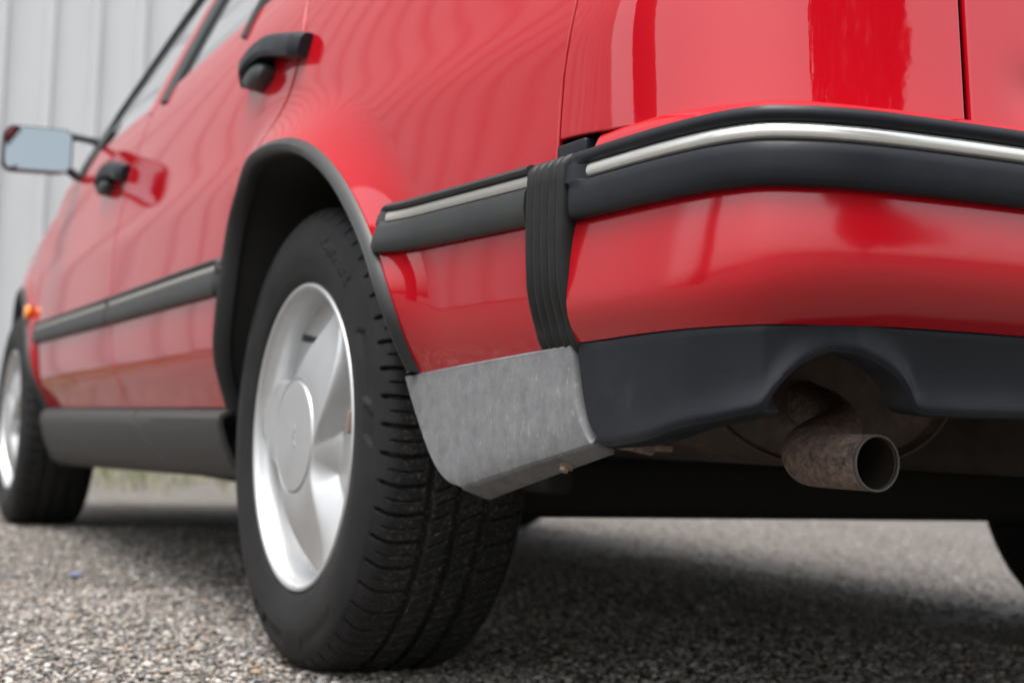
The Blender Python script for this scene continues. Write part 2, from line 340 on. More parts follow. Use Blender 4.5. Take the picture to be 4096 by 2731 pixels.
xr=-7.94
while xr<14: roof_sheet(xr,6).build('roof_sheet',wm,bld,smooth=15); xr+=6*PITCH
MB().tube([(-8.1,WY-.30,EAVE-.03),(3,WY-.30,EAVE-.03),(14.2,WY-.30,EAVE-.03)],.06,12).build('gutter',wm,bld)
pl=mat('concrete_plinth',(.27,.26,.24),.9); MB().box((3.05,WY+.06,.02),(22.1,.1,.2)).build('plinth',pl,bld,smooth=None)
MB().box((3.05,WY+4.1,4.5),(21.8,8,9.0)).build('wall_core',pl,bld,smooth=None)

# weeds along the wall foot
def weeds():
    b=MB(); N=9000; P=[];F=[]
    cx=rng.uniform(-1.5,9,N); cy=WY-.12-np.abs(rng.normal(0,.6,N))-(rng.random(N)<.5)*rng.uniform(0,3.2,N)
    for i in range(N):
        h=rng.uniform(.03,.12); a=rng.uniform(0,6.28); wv=.005; l=rng.uniform(.01,.06); dx,dy=math.cos(a),math.sin(a)
        k=len(P); P+=[(cx[i]-dy*wv,cy[i]+dx*wv,-.01),(cx[i]+dy*wv,cy[i]-dx*wv,-.01),(cx[i]+dx*l*.5,cy[i]+dy*l*.5,h*.7),(cx[i]+dx*l,cy[i]+dy*l,h)]; F+=[(k,k+1,k+2),(k+1,k+3,k+2)]
    b.add(P,F); m=mat('weed_green',(.10,.12,.045),.8); vv=coords(m); lk(m,ramp(m,noise(m,vv,2,4),[(.3,(.10,.12,.045)),(.7,(.26,.24,.14))]),bsdf(m).inputs['Base Color'])
    tag(b.build('weeds',m,None,smooth=None),'low weeds and dry grass along the foot of the building','grass',kind='stuff')
weeds()

# ------------------------------------------------------------------ the car
car=empty('parked_car',(XC,1.2,0))
tag(car,'red five-door car with black bumper mouldings and three-spoke silver wheels','car')
def both(make,name,m,parent=None,smooth=38):
    o=make().build(name,m,parent or car,smooth); o2=make().mirror().build(name,m,parent or car,smooth); return o,o2
def panel(A,B,nv,nu,off=0,sides='lrtb',fn=S,depth=.012):
    a=resample(A,nv); b=resample(B,nv); u=edge_t(nu)
    YZ=a[None]*(1-u[:,None,None])+b[None]*u[:,None,None]
    x=fn(YZ[...,0],YZ[...,1])+off
    return flanged(np.concatenate([x[...,None],YZ],-1),MB(),.006,sides)
AL=ARCHC.tolist()
arch_up=[p for p in AL if p[1]>.355]
iA=[i for i,p in enumerate(AL) if p[0]<=.165 and p[1]>.6][0]
door_edge=spline([(.085,1.0),(.060,.926),(.034,.84),(.048,.781),(.100,.728),AL[iA]],10).tolist()
qA=door_edge+[p for p in AL[iA:] if p[1]>.383]+[(-.4045,.381)]
qB=spline([(-.742,1.0),(-.7375,.80),(-.7335,.722),(-.728,.678),(-.7225,.64),(-.721,.597),(-.7225,.5),(-.735,.43),(-.752,.402)],8).tolist()
quarter,_=both(lambda:panel(qA,qB,150,90),'quarter_panel',RED)
dB=[(y+.0105,z+.001) for y,z in door_edge]+[(p[0],p[1]) for p in AL[:iA][::-1] if p[1]>.348]+[(.3605,.345)]
dA=spline([(1.11,.99),(1.16,.88),(1.185,.80),(1.2,.69),(1.195,.6),(1.175,.5),(1.155,.40),(1.15,.345)],8).tolist()
rdoor,rdoor2=both(lambda:panel(dA,dB,110,60),'rear_door',RED)
fA=spline([(2.02,.985),(2.17,.92),(2.24,.8),(2.26,.65),(2.265,.5),(2.265,.345)],8).tolist()
fB=[(y+.0115,z) for y,z in dA]
fdoor,fdoor2=both(lambda:panel(fA,fB,60,40),'front_door',RED)
# front wing with its arch
FY=2.672
zc=pchip([2.0,2.2,2.68,3.0,3.25,3.55],[.985,.945,.868,.785,.745,.70])
def wing():
    ys=np.r_[np.linspace(2.033,2.24,14),np.linspace(2.25,3.1,70),np.linspace(3.12,3.5,12)]
    fa=pchip([.30,.345,.5,.65,.8,.92,.985],[2.271,2.271,2.271,2.266,2.246,2.176,2.026]); zfront=np.linspace(.345,.985,200); yf=fa(zfront)
    cols=[]
    for y in ys:
        dy=abs(y-FY); lo=.30
        if dy<.40: lo=max(.30,.31+math.sqrt(max(.40**2-dy*dy,0))*.98)
        if y<2.272:
            k=np.where(yf<=y)[0]; lo=max(lo,zfront[k[0]]) if len(k) else lo
        hi=float(zc(y)); lo=min(lo,hi-.01); t=edge_t(24,.01)
        z=lo+(hi-lo)*t; x=xb(np.full_like(z,y))+op(z)
        roll=smooth(hi-.10,hi,z)**2*.035; d=np.abs(np.hypot(y-FY,z-.31)-.40); fl=.5+.5*np.cos(np.pi*np.clip(d/.085,0,1))
        x=x+roll-.010*fl*smooth(.36,.5,z)
        cols.append(np.stack([x,np.full_like(z,y),z],-1))
    return flanged(np.array(cols),MB(),.012,'lrtb')
both(wing,'front_wing',RED)
def bonnet():
    ys=np.linspace(2.12,3.5,24); u=np.linspace(0,1,20); P=[]
    for y in ys:
        xl=float(xb(y)+op(zc(y)))+.04; z=float(zc(y)); xx=xl+(2*XC-2*xl)*u; P.append(np.stack([xx,np.full_like(xx,y),z+.012+.05*np.sin(np.pi*u)**.6*(1-.3*(y-2.1))],-1))
    return MB().grid(np.array(P))
bonnet().build('bonnet',RED,car)
def front_end():
    u=np.linspace(0,1,30); P=[]
    for z,dy in ((.70,0),(.66,.05),(.55,.09),(.40,.10),(.28,.06),(.20,0)):
        xl=.12; xx=xl+(2*XC-2*xl)*u; P.append(np.stack([xx,3.5+dy+.12*np.sin(np.pi*u)**.5,np.full_like(xx,z)],-1))
    return MB().grid(np.array(P))
front_end().build('front_bumper',BLK,car)

# wheel-arch lips, liners
def lip(curve,dy,fn,inward=-1):
    C=np.asarray(curve); T=np.gradient(C,axis=0); T/=np.linalg.norm(T,axis=1,keepdims=True); Nn=np.stack([T[:,1],-T[:,0]],-1)
    cen=np.array([dy,.31]); sg=np.sign(((cen-C)*Nn).sum(-1)); Nn*=sg[:,None]
    a=np.array([-.003,-.002,.001,.004,.0065,.0075,.0085,.0115,.0145,.017,.0183,.0188,.0188]); pr=np.array([.0,.003,.006,.009,.0102,.009,.0102,.010,.0075,.003,-.002,-.008,-.014])
    P=[]
    for i in range(len(a)):
        yz=C+Nn*max(a[i],-.003); x=fn(C[:,0],C[:,1])-pr[i]; P.append(np.stack([x,yz[:,0],yz[:,1]],-1))
    return MB().grid(np.array(P))
rl=np.array([p for p in AL if p[1]>.345 ]); 
rl=np.vstack([rl[:-1],[(-.404,.386)]]) if rl[-1][0]<0 else rl
rl=np.array([p for p in rl if not(p[0]<0 and p[1]<.384)])
both(lambda:lip(rl,0,S),'wheel_arch_trim',TRIM)
th=np.radians(np.linspace(-2,182,90)); fl_c=np.stack([FY-.40*np.cos(th),.31+.392*np.sin(th)],-1)
both(lambda:lip(fl_c,FY,lambda y,z:xb(y)+op(z)-.010*smooth(.36,.5,z)),'wheel_arch_trim',TRIM)
def liner(curve,dy,fn):
    C=np.asarray(curve); cen=np.array([dy,.31]); K=cen+(C-cen)*.97; x0=fn(C[:,0],C[:,1])+.010
    P=np.array([np.stack([x0*(1-t)+.27*t,K[:,0],K[:,1]],-1) for t in (0,.15,.5,1)]); b=MB().grid(P)
    R=np.array([cen+(K-cen)*f for f in (1,.6,.2)]); b.grid(np.stack([np.full(R.shape[:2],.27),R[...,0],R[...,1]],-1)); return b
both(lambda:liner([p for p in AL if p[1]>.37],0,S),'wheel_arch_liner',DARK)
both(lambda:liner([p for p in fl_c if p[1]>.37],FY,lambda y,z:xb(y)+op(z)),'wheel_arch_liner',DARK)

# sills
def sill(y0,y1,sl0,sl1):
    zt=np.array([.346,.342,.336,.327,.312,.285,.258,.240,.231,.229]); xo=np.array([.056,.041,.029,.023,.025,.034,.048,.062,.080,.12])
    t=edge_t(40,.01); P=[]
    for k in t:
        row=[]
        for z,xq in zip(zt,xo):
            s=(.346-z)/.117; y=y0+(y1-y0)*k; y+=(sl0*(1-k)+sl1*k)*s
            zz=z-(y-.38)*.024*s; row.append((float(xb(y))+xq,y,zz))
        P.append(row)
    return flanged(np.array(P),MB(),.01,'lr',.002)
both(lambda:sill(.366,1.045,.01,-.26),'sill_cover',SILL)
both(lambda:sill(1.060,2.262,-.26,.0),'sill_cover',SILL)

# side mouldings
def mould(y0,y1,endround=(1,1),part='black'):
    n=80; t=edge_t(n,.003); ys=y0+(y1-y0)*t; d0=(ys-y0); d1=(y1-ys)
    if part=='black':
        zz=np.array([.5725,.5735,.5715,.5685,.5655,.5645,.5640,.5515,.5508,.549,.545,.532,.520,.5165,.5155,.518]); pr=np.array([.0,.006,.0105,.012,.0105,.008,.0052,.0052,.0085,.0115,.0128,.0135,.012,.009,.005,.0])
    else:
        zz=np.array([.5638,.5625,.5595,.5560,.5530,.5518]); pr=np.array([.0055,.0078,.0088,.0088,.0078,.0055])
    P=[]
    for y,a,b in zip(ys,d0,d1):
        e=1.0
        for dd,on in ((a,endround[0]),(b,endround[1])):
            if on: e=min(e,math.sqrt(max(0,1-(1-min(dd/.016,1))**2)))
        mid=.545; z=mid+(zz-mid)*(.55+.45*e) if part=='black' else zz
        p=pr*(.25+.75*e) if part=='black' else pr
        if part=='black':       # close the groove near the ends
            gclose=1-min(1,max(0,(min(a if endround[0] else 9,b if endround[1] else 9)-.014)/.003)); p=p.copy(); p[5:9]+=gclose*np.array([.003,.006,.006,.003])
        P.append(np.stack([S(np.full_like(z,y),z)-p,np.full_like(z,y),z],-1))
    mb=MB().grid(np.array(P)); mb.cap(P[0]); mb.cap(P[-1]); return mb
def moulding(parent,y0,y1,er,ins):
    a,b=both(lambda:mould(y0,y1,er),'side_moulding',TRIM,car)
    for o,m in ((a,False),(b,True)):
        q=mould(ins[0],ins[1],(0,0),'silver'); q=q.mirror() if m else q; q.build('bright_insert',DULL,o)
    return a
moulding(quarter,-.6872,-.366,(0,1),(-.6872,-.382))
moulding(rdoor,.288,1.192,(1,0),(.302,1.18))
moulding(fdoor,1.202,2.262,(0,1),(1.215,2.245))

# ------------------------------------------------------------------ rear corner panels and tailgate
def tailf(s,z):
    p=TAIL.pos(s); n=TAIL.nrm(s,.012); e=np.minimum(s,TAIL.L-s)
    side=op(z)-op(.6); rear=(z-.6)*.11+.35*np.maximum(z-.78,0)**1.6
    f=smooth(.08,.30,e); i=side*(1-f)+rear*f
    # slight waist where the panel dips towards the bumper
    return np.stack([p[...,0]-n[...,0]*i,p[...,1]-n[...,1]*i,z+0*s],-1)
HALF=TAIL.L/2
def corner():
    zz=.583+(.86-.583)*edge_t(60,.006); P=[]
    s0=pchip([.55,.583,.64,.678,.722,.80,.9],[.026,.026,.0275,.033,.0385,.0425,.046]); s1=.4440
    for u in edge_t(120,.002):
        s=s0(zz)*(1-u)+s1*u; zb=zz.copy()
        lo=.5935-.0075*smooth(.03,.19,s.mean()); zb=lo+(zz-.583)*(.86-lo)/(.86-.583)
        P.append(tailf(s,zb))
    return flanged(np.array(P),MB(),.006,'lrtb',.0022)
both(corner,'rear_corner_panel',RED)
def tailgate():
    zz=.586+(.88-.586)*edge_t(50,.006); P=[]
    for u in edge_t(120,.002):
        s=.4550+(TAIL.L-2*.4550)*u; p=tailf(np.full_like(zz,s),zz)
        e=min(s,TAIL.L-s)-.4550; dip=.010*smooth(.015,.10,e)*np.exp(-((zz-.625)/.028)**2); p[:,1]+=dip
        P.append(p)
    return flanged(np.array(P),MB(),.008,'lrtb',.003)
tgate=tailgate().build('tailgate',RED,car)
def backing():    # dark inner body behind the panel gaps
    zz=np.linspace(.56,.86,12); P=[]
    for s in np.linspace(.0,TAIL.L,90):
        p=tailf(np.full_like(zz,s),zz); n=TAIL.nrm(np.array(s)); p[:,0]-=n[0]*.034; p[:,1]-=n[1]*.034; P.append(p)
    b=MB().grid(np.array(P)); return b
backing().build('inner_body',DARK,car)
def inner_side():
    ys=np.linspace(-.74,3.3,80); zz=np.linspace(.36,.93,14); P=[]
    K=[]
    for y in ys: K.append(np.stack([xb(np.full_like(zz,y))+op(zz)+.02,np.full_like(zz,y),zz],-1))
    K=np.array(K); b=MB(); keep=[]
    n,m=K.shape[:2]; F=[]
    for i in range(n-1):
        for j in range(m-1):
            c=K[i:i+2,j:j+2].reshape(-1,3).mean(0)
            if c[1]>1.95 and c[2]>float(zc(c[1]))-.07: continue
            if math.hypot(c[1],c[2]-.31)<.43 or math.hypot(c[1]-FY,c[2]-.31)<.43: continue
            F.append((i*m+j,(i+1)*m+j,(i+1)*m+j+1,i*m+j+1))
    return b.add(K.reshape(-1,3),F)
both(inner_side,'inner_side',DARK)
# tail lamps (just above the frame)
def tlamp():
    zz=.865+(.99-.865)*edge_t(10,.02); P=[tailf(.05+.40*u+0*zz,zz) for u in edge_t(30,.01)]
    return flanged(np.array(P),MB(),.02)
both(tlamp,'tail_lamp',LAMP)

# ------------------------------------------------------------------ rear bumper
BL=BUMP.L
def bpt(s,inset,z):
    p=BUMP.pos(s); n=BUMP.nrm(s); return np.stack([p[...,0]-n[...,0]*inset,p[...,1]-n[...,1]*inset,z+0*s],-1)
def bs(s0,s1,n=220): 
    return s0+(s1-s0)*np.r_[0,.0008,np.linspace(.003,.997,n),.9992,1]
ztop=pchip([.0,.074,.205,.307,.387,.491,.602,.9],[.404,.405,.409,.411,.413,.416,.4165,.4165])
def side_f(s): e=min(s,BL-s); return float(.42+.58*smooth(.24,.44,e))
def red_lower():
    P=[]; zn=np.array([.520,.512,.505,.495,.482,.468,.455,.443,.432,.423,.416,.410]); inn=np.array([.0135,.0120,.0108,.0094,.0080,.0072,.0078,.0108,.0170,.0260,.0355,.0440])
    for s in bs(.079,BL-.079):
        e=min(s,BL-s); zt=float(ztop(e)); z=zt-.001+(zn-.410)*(.520-zt+.001)/.110
        P.append(bpt(np.full_like(z,s),inn*(1+(side_f(s)-1)*smooth(.47,.43,z)),z))
    return flanged(np.array(P),MB(),.02,'lr',.003)
bumper=red_lower().build('rear_bumper',REDB,car)
def red_upper():
    P=[]
    for s in bs(.112,BL-.112):
        e=min(s,BL-s); h=.0125-.006*float(smooth(.2,.34,e)); lean=.007+.008*float(smooth(.15,.35,e))
        z=np.array([.560,.568,.572,.574,.574+h*.5,.574+h*.85,.574+h,.5735+h,.57+h]); i=np.array([.010,.0095,.0095,.0097,.0095+lean*.45,.0095+lean*.8,.0095+lean*1.15,.0095+lean*1.6,.06+lean])
        P.append(bpt(np.full_like(z,s),i,z))
    return flanged(np.array(P),MB(),.02,'l',.002)
red_upper().build('bumper_top',REDB,bumper)
def bstrip():
    zz=np.array([.5705,.5725,.5715,.5690,.5660,.5630,.5610,.5600,.5595,.5468,.5460,.5448,.5425,.536,.526,.518,.5140,.5118,.5115,.5135]); inn=np.array([.012,.006,.0022,.0004,-.0004,.0006,.0030,.0055,.0075,.0075,.0050,.0018,-.0002,-.0012,-.0012,-.0004,.0014,.0045,.008,.012])
    P=[]
    for s in bs(.0795,BL-.0795,300):
        e=min(s,BL-s)-.0795; k=math.sqrt(max(0,1-(1-min(e/.010,1))**2)); i=inn+(1-k)*.006
        gc=1-min(1,max(0,(e-.027)/.004)); i=i.copy(); i[6:12]=i[6:12]*(1-gc)+gc*np.array([.0002,0,-.0002,-.0008,-.0010,-.0011])
        dz=.004*smooth(.0,.06,.06-min(e,.06))
        P.append(bpt(np.full_like(zz,s),i,zz-0*dz))
    return flanged(np.array(P),MB(),.01,'lr',.002)
bstrip().build('bumper_moulding',BLK,bumper)
def bchrome():
    zz=np.array([.5598,.5592,.5580,.5558,.5532,.5505,.5485,.5472,.5466]); inn=np.array([.0070,.0048,.0030,.0018,.0013,.0016,.0027,.0048,.0070]); P=[]
    S0=.110
    for s in bs(S0,BL-S0,300):
        e=min(s,BL-s)-S0; k=math.sqrt(max(0,1-(1-min(e/.004,1))**2)); P.append(bpt(np.full_like(zz,s),inn+(1-k)*.004,zz))
    return flanged(np.array(P),MB(),.002,'lr',.0006)
bchrome().build('chrome_insert',SILV,bumper)
zbl=pchip([.077,.080,.085,.09,.097,.106,.12,.178,.241,.287,.309,.325,.335,.343,.355,.367,.38,.395,.421,.44,.453,.468,.479,.493,.4985,.503,.508,.515,.547,.616,.9],
          [.402,.385,.362,.345,.330,.320,.313,.318,.330,.337,.341,.344,.347,.351,.360,.370,.379,.386,.393,.3925,.389,.384,.378,.365,.356,.3505,.3485,.348,.348,.349,.349])
zbr=pchip([.077,.085,.09,.106,.12,.178,.241,.309,.40,.9],[.402,.362,.345,.320,.313,.318,.330,.341,.348,.349])
def valance():
    ss=np.r_[np.linspace(.0785,.125,26),np.linspace(.129,.30,40),np.linspace(.303,.53,130),np.linspace(.535,BL-.13,90),np.linspace(BL-.125,BL-.0785,24)]
    t=np.r_[0,.02,.06,.12,.2,.3,.4,.5,.6,.7,.78,.85,.9,.94,.97,.99,1]; P=[]
    for s in ss:
        e=min(s,BL-s); zt=float(ztop(e)); zb=float(zbl(s) if s<BL/2 else zbr(BL-s)); z=zt+(zb-zt)*t
        f=side_f(s); base=(.0455+.010*(zt-z)/.1)*f
        dist=z-zb; fl=.007*np.exp(-(dist/.016)**2)*float(smooth(.06,.38,e)); rnd=.0032*np.exp(-(dist/.0028)**2)
        i=base-fl+rnd; i[0]+=.004; i[1]+=.001
        zz=np.r_[z,zb-.0012,zb-.0014,zb-.0002,zb+.001]; i=np.r_[i,i[-1]+.0035,i[-1]+.010,i[-1]+.022,i[-1]+.034]
        P.append(bpt(np.full_like(zz,s),i,zz))
    return flanged(np.array(P),MB(),.012,'lr',.0015)
valance().build('lower_valance',BLK,bumper)

# ribbed rubber gaiter between quarter and bumper
def gaiter():
    w=.0735; y1=-.6865; ribs=5; n=ribs*12+1; u=np.linspace(0,1,n)
    rib=1-np.abs(2*((u*ribs)%1)-1)**3; rib[0]=rib[-1]=0
    zz=np.r_[.5735,.5725,.571,.568,.563,np.linspace(.55,.43,10),.420,.412,.406,.4015,.398,.3955,.394]
    yy=y1-w*u; edge=np.minimum(u,1-u)*w; er=np.sqrt(np.clip(1-(1-np.minimum(edge/.005,1))**2,0,1)); P=[]
    for z in zz:
        x0=float(xb(-.72)+op(max(z,.42)))+.004
        k=max(0,1-(z-.394)/.026); tuck=.013*(1-math.sqrt(max(0,1-k*k)))+.010*(1-min(1,(.5735-z)/.012))**2+.006*max(0,1-(z-.394)/.06)
        P.append(np.stack([x0+tuck-(.0120*er+  .0062*rib*er),yy-.004*k,np.full_like(yy,z)],-1))
    P=np.array(P); mb=MB().grid(P); back=P.copy(); back[...,0]=np.maximum(back[...,0]+.012,.006)
    mb.grid(np.array([P[0],back[0]])); mb.grid(np.array([P[-1],back[-1]])); mb.grid(np.array([P[:,0],back[:,0]])); mb.grid(np.array([P[:,-1],back[:,-1]])); return mb
both(gaiter,'ribbed_gaiter',RUB,None,60)
both(lambda:MB().box((.003,-.744,.577),(.024,.056,.020),bev=.003),'gaiter_top_block',BLK)

# weathered mud flap panel behind the wheel, chamfered underneath, one screw
def flap():
    L=spline([(-.3675,.3795),(-.3725,.372),(-.4035,.334),(-.4365,.2985),(-.4665,.2762),(-.487,.2678),(-.512,.2635)],8)
    R=spline([(-.7485,.4005),(-.7505,.392),(-.7575,.352),(-.765,.333),(-.771,.3215),(-.7745,.3175),(-.778,.3145)],8)
    n=46; a=resample(L,n); b=resample(R,n); u=edge_t(70,.004); P=[]
    for k in u:
        yz=a*(1-k)+b*k; t=np.linspace(0,1,n); x=-.0035+.004*t+.004*np.clip((t-.6)/.4,0,1)**2-.003*np.sin(np.pi*k)*(1-.5*t)
        row=np.concatenate([x[:,None],yz],-1)
        # rounded bottom, chamfer running inwards
        e=row[-1]; ex=[]
        ln=.72-.22*k
        for dx,dz in ((.0015,-.0022),(.004,-.0042),(.008,-.0058),(.016,-.0085),(.030,-.0130),(.044,-.0172),(.050,-.0182),(.054,-.0170),(.056,-.010)): ex.append(e+np.array([dx*ln,.10*dx,dz*ln]))
        P.append(np.vstack([row,ex]))
    return flanged(np.array(P),MB(),.016,'lrt',.0018)
f1,f2=both(flap,'mud_flap',GREY)
def screw():
    c=np.array([.021,-.704,.2925]); d=np.array([-.45,-.05,-.89]); d/=np.linalg.norm(d)
    a=np.cross(d,[0,1,0]); a/=np.linalg.norm(a); b=np.cross(d,a); mb=MB(); rings=[]
    for h,r in ((-.002,.0078),(.0012,.0078),(.0016,.006),(.0018,.0050),(.0052,.0046),(.006,.0036),(.0061,.0)):
        t=np.linspace(0,2*np.pi,12,endpoint=False); rr=r*(1-.08*(np.arange(12)%2)); rings.append(c+d*h+np.outer(rr*np.cos(t),a)+np.outer(rr*np.sin(t),b))
    return mb.grid(np.array(rings),cv=True)
screw().build('screw',SCREW,f1)
sc2=MB(); sc2.tube([(.035,-.765,.318),(.055,-.80,.312)],.006,8); sc2.box((.052,-.79,.313),(.03,.05,.006),bev=.002); sc2.build('flap_bracket',RUST,f1)

# ------------------------------------------------------------------ exhaust and underside
ep=spline([(.170,-.96,.308),(.170,-.93,.308),(.170,-.890,.308),(.1725,-.872,.309),(.182,-.856,.314),(.200,-.843,.321),(.245,-.815,.332),(.300,-.74,.350),(.33,-.66,.365)],10)
exo=MB().tube(ep,.0233,40,cap=False).build('exhaust_pipe',RUST,car)
MB().tube(ep[:30]+np.array([0,.0005,0]),.0214,40,cap=False).build('pipe_bore',BORE,exo)
t=np.linspace(0,2*np.pi,48,endpoint=False)
rg=np.array([np.stack([.170+r*np.cos(t),np.full_like(t,-.96+dy),.308+r*np.sin(t)],-1) for r,dy in ((.0234,.003),(.0236,-.0002),(.0230,-.0010),(.0218,-.0008),(.0212,.003))])
MB().grid(rg,cv=True).build('pipe_rim',TIP,exo)
def muffler():
    t=np.linspace(0,2*np.pi,64,endpoint=False); P=[]
    for y,f in ((-.665,0),(-.665,.3),(-.662,.8),(-.658,.93),(-.662,.965),(-.667,.985),(-.667,1.01),(-.658,1.015),(-.65,1.0),(-.45,1.0),(-.22,1.0),(-.215,.95),(-.21,0)):
        P.append(np.stack([.365+.168*f*np.cos(t),np.full_like(t,y),.384+.088*f*np.sin(t)],-1))
    return MB().grid(np.array(P),cv=True)
muffler().build('muffler',MUFF,car)
MB().tube([(.40,-.69,.405),(.40,-.69,.44),(.41,-.69,.47)],.007,8).box((.395,-.695,.435),(.03,.012,.05),bev=.003).build('exhaust_hanger',MUFF,car)
MB().box((XC,0,.246),(1.30,.09,.09),bev=.02).build('rear_axle_beam',DARK,car)
MB().box((1.12,-.50,.375),(.94,.80,.165),bev=.03).build('spare_wheel_well',DARK2,car)
MB().box((XC,.32,.27),(1.2,.42,.14),bev=.03).build('fuel_tank',DARK,car)
MB().box((XC,-.44,.45),(1.62,.94,.02)).build('boot_floor',DARK2,car,smooth=None)
MB().box((XC,1.78,.275),(1.44,2.6,.14),bev=.03).build('floor_pan',DARK,car,smooth=None)
MB().box((XC,2.75,.225),(.9,.7,.09),bev=.02).build('front_subframe',DARK,car)
for sx in (.30,2*XC-.30): MB().box((sx,.25,.25),(.05,.55,.05),bev=.01).build('trailing_arm',DARK,car)
MB().box((.20,-.22,.33),(.04,.3,.16),bev=.01).build('inner_wing_support',DARK,car)

# ------------------------------------------------------------------ glasshouse
def gpanel(Q,nv=12,nu=12,off=.0):
    (a0,a1),(b0,b1)=Q; return panel([a0,a1],[b0,b1],nv,nu,off,'',lambda y,z:xb(y)+op(z))
FG=[((1.215,.975),(1.19,1.36)),((1.80,.995),(1.30,1.36))]
RG=[((.435,.965),(.36,1.36)),((.985,.98),(.94,1.36))]
QG=[((.085,.945),(.05,1.36)),((.405,.96),(.33,1.36))]
def thick(Q,off,th=.004):
    a=gpanel(Q,12,12,off); b=gpanel(Q,12,12,off+th); a.add(np.vstack(b.V),[f[::-1] for f in b.F]); return a
for Q,par in ((FG,(fdoor,fdoor2)),(RG,(rdoor,rdoor2)),(QG,(rdoor,rdoor2))):
    thick(Q,.006).build('window_glass',GLASS,par[0]); thick(Q,.006).mirror().build('window_glass',GLASS,par[1])
def frame(path,wd,dp,off=0.):
    P=np.asarray(path,float); T=np.gradient(P,axis=0); T/=np.linalg.norm(T,axis=1,keepdims=True); Nn=np.stack([T[:,1],-T[:,0]],-1); G=[]
    for a,d in ((-1,-.01),(-1,.0),(-.8,dp),(.8,dp),(1,.0),(1,-.01)):
        yz=P+Nn*a*wd/2; G.append(np.stack([xb(yz[:,0])+op(yz[:,1])-d+off,yz[:,0],yz[:,1]],-1))
    return MB().grid(np.array(G))
ln=lambda a,b,n=12: np.stack([np.linspace(a[0],b[0],n),np.linspace(a[1],b[1],n)],-1)
FR=mat('window_frame_black',(.02,.024,.024),.45)
for mk,nm,m,pr in ((lambda:frame(ln((2.0,.965),(1.34,1.40)),.045,.004),'window_frame',FR,(fdoor,fdoor2)),
                (lambda:frame(ln((1.165,.965),(1.10,1.38)),.09,.002),'door_pillar',RED,(fdoor,fdoor2)),
                (lambda:frame(ln((1.035,.965),(.985,1.38)),.075,.006),'window_frame',FR,(rdoor,rdoor2)),
                (lambda:frame(ln((.42,.955),(.345,1.38)),.03,.006),'window_frame',FR,(rdoor,rdoor2)),
                (lambda:frame(ln((.062,.94),(.02,1.38)),.04,.006),'window_frame',FR,(rdoor,rdoor2)),
                (lambda:frame(ln((1.92,.97),(1.78,1.07)),.09,.003,-.001),'mirror_sail',FR,(fdoor,fdoor2))):
    mk().build(nm,m,pr[0]); mk().mirror().build(nm,m,pr[1])
def roof():
    ys=np.linspace(-.55,1.38,30); u=np.linspace(0,1,24); P=[]
    for y in ys:
        xl=float(xb(max(y,-.3))+op(1.385)); c=.045*(1-((y-.4)/1.1)**2*.6); xx=xl+(2*XC-2*xl)*u; P.append(np.stack([xx,np.full_like(xx,y),1.385+c*np.sin(np.pi*u)**.7],-1))
    P=np.array(P); return P
RP=roof(); MB().grid(RP).build('roof',RED,car); MB().grid(RP-np.array([0,0,.03])).build('headlining',LINER,car)
def quadsheet(a,b,c,d,n=14,bulge=.05):
    a,b,c,d=[np.array(v,float) for v in (a,b,c,d)]; u=np.linspace(0,1,n); P=np.array([[(a*(1-i)+b*i)*(1-j)+(d*(1-i)+c*i)*j+np.array([0,bulge*math.sin(math.pi*i),0]) for i in u] for j in u]); return MB().grid(P)
quadsheet((.11,2.08,.975),(2*XC-.11,2.08,.975),(2*XC-.26,1.36,1.39),(.26,1.36,1.39),bulge=.12).build('windscreen',GLASS,car)
quadsheet((.10,-.90,.985),(2*XC-.10,-.90,.985),(2*XC-.25,-.5,1.385),(.25,-.5,1.385),bulge=-.05).build('rear_window',GLASS,car)
both(lambda:frame(ln((-.30,.93),(-.22,1.39)),.56,.0),'rear_pillar',RED)
MB().box((XC,1.95,.93),(1.5,.4,.06),bev=.02).build('dashboard',SEAT,car)
MB().box((XC,.2,.93),(1.45,.2,.1),bev=.03).box((XC,-.35,.9),(1.45,1.0,.03)).build('rear_seat',SEAT,car)
def seat(x):
    return MB().box((x,1.0,.80),(.48,.12,.5),bev=.04).box((x,.96,1.12),(.26,.08,.16),bev=.03).build('front_seat',SEAT,car)
seat(.48); seat(2*XC-.48)

# ------------------------------------------------------------------ door handles, mirror, indicator
def handle(y0):
    mb=MB(); pth=spline([(y0-.004,.842),(y0+.05,.8535),(y0+.11,.866),(y0+.165,.874),(y0+.215,.871),(y0+.252,.856),(y0+.266,.838)],8)
    n=len(pth); T=np.gradient(pth,axis=0); T/=np.linalg.norm(T,axis=1,keepdims=True); Nn=np.stack([-T[:,1],T[:,0]],-1); Nn*=np.sign(Nn[:,1:2]+1e-9)
    G=[]; hw=np.interp(np.linspace(0,1,n),[0,.08,.5,.8,1],[.0165,.0175,.0175,.018,.012]); pr_=np.interp(np.linspace(0,1,n),[0,.05,.4,.8,1],[.016,.026,.032,.031,.018])
    for a,d in ((-1,0.),(-1.05,.5),(-.95,.85),(-.6,1),(.5,1),(.9,.8),(1.05,.45),(1,0.)):
        yz=pth+Nn*(hw*a)[:,None]; G.append(np.stack([S(yz[:,0],yz[:,1])-pr_*d-.001,yz[:,0],yz[:,1]],-1))
    G=np.array(G); mb.grid(G); mb.cap(G[:,0]); mb.cap(G[:,-1]); return mb
def handle_grip(y0):
    mb=MB(); t=np.linspace(0,2*np.pi,20,endpoint=False); P=[]
    for k,f in ((0,1),(.35,1.0),(.7,.92),(.9,.7),(1,.25)):
        yy=y0+.198+.052*f*np.cos(t); zz=.838+.019*f*np.sin(t); P.append(np.stack([S(yy,zz)-.026*k-.001,yy,zz],-1))
    mb.grid(np.array(P),cv=True); mb.cap(P[-1]); return mb
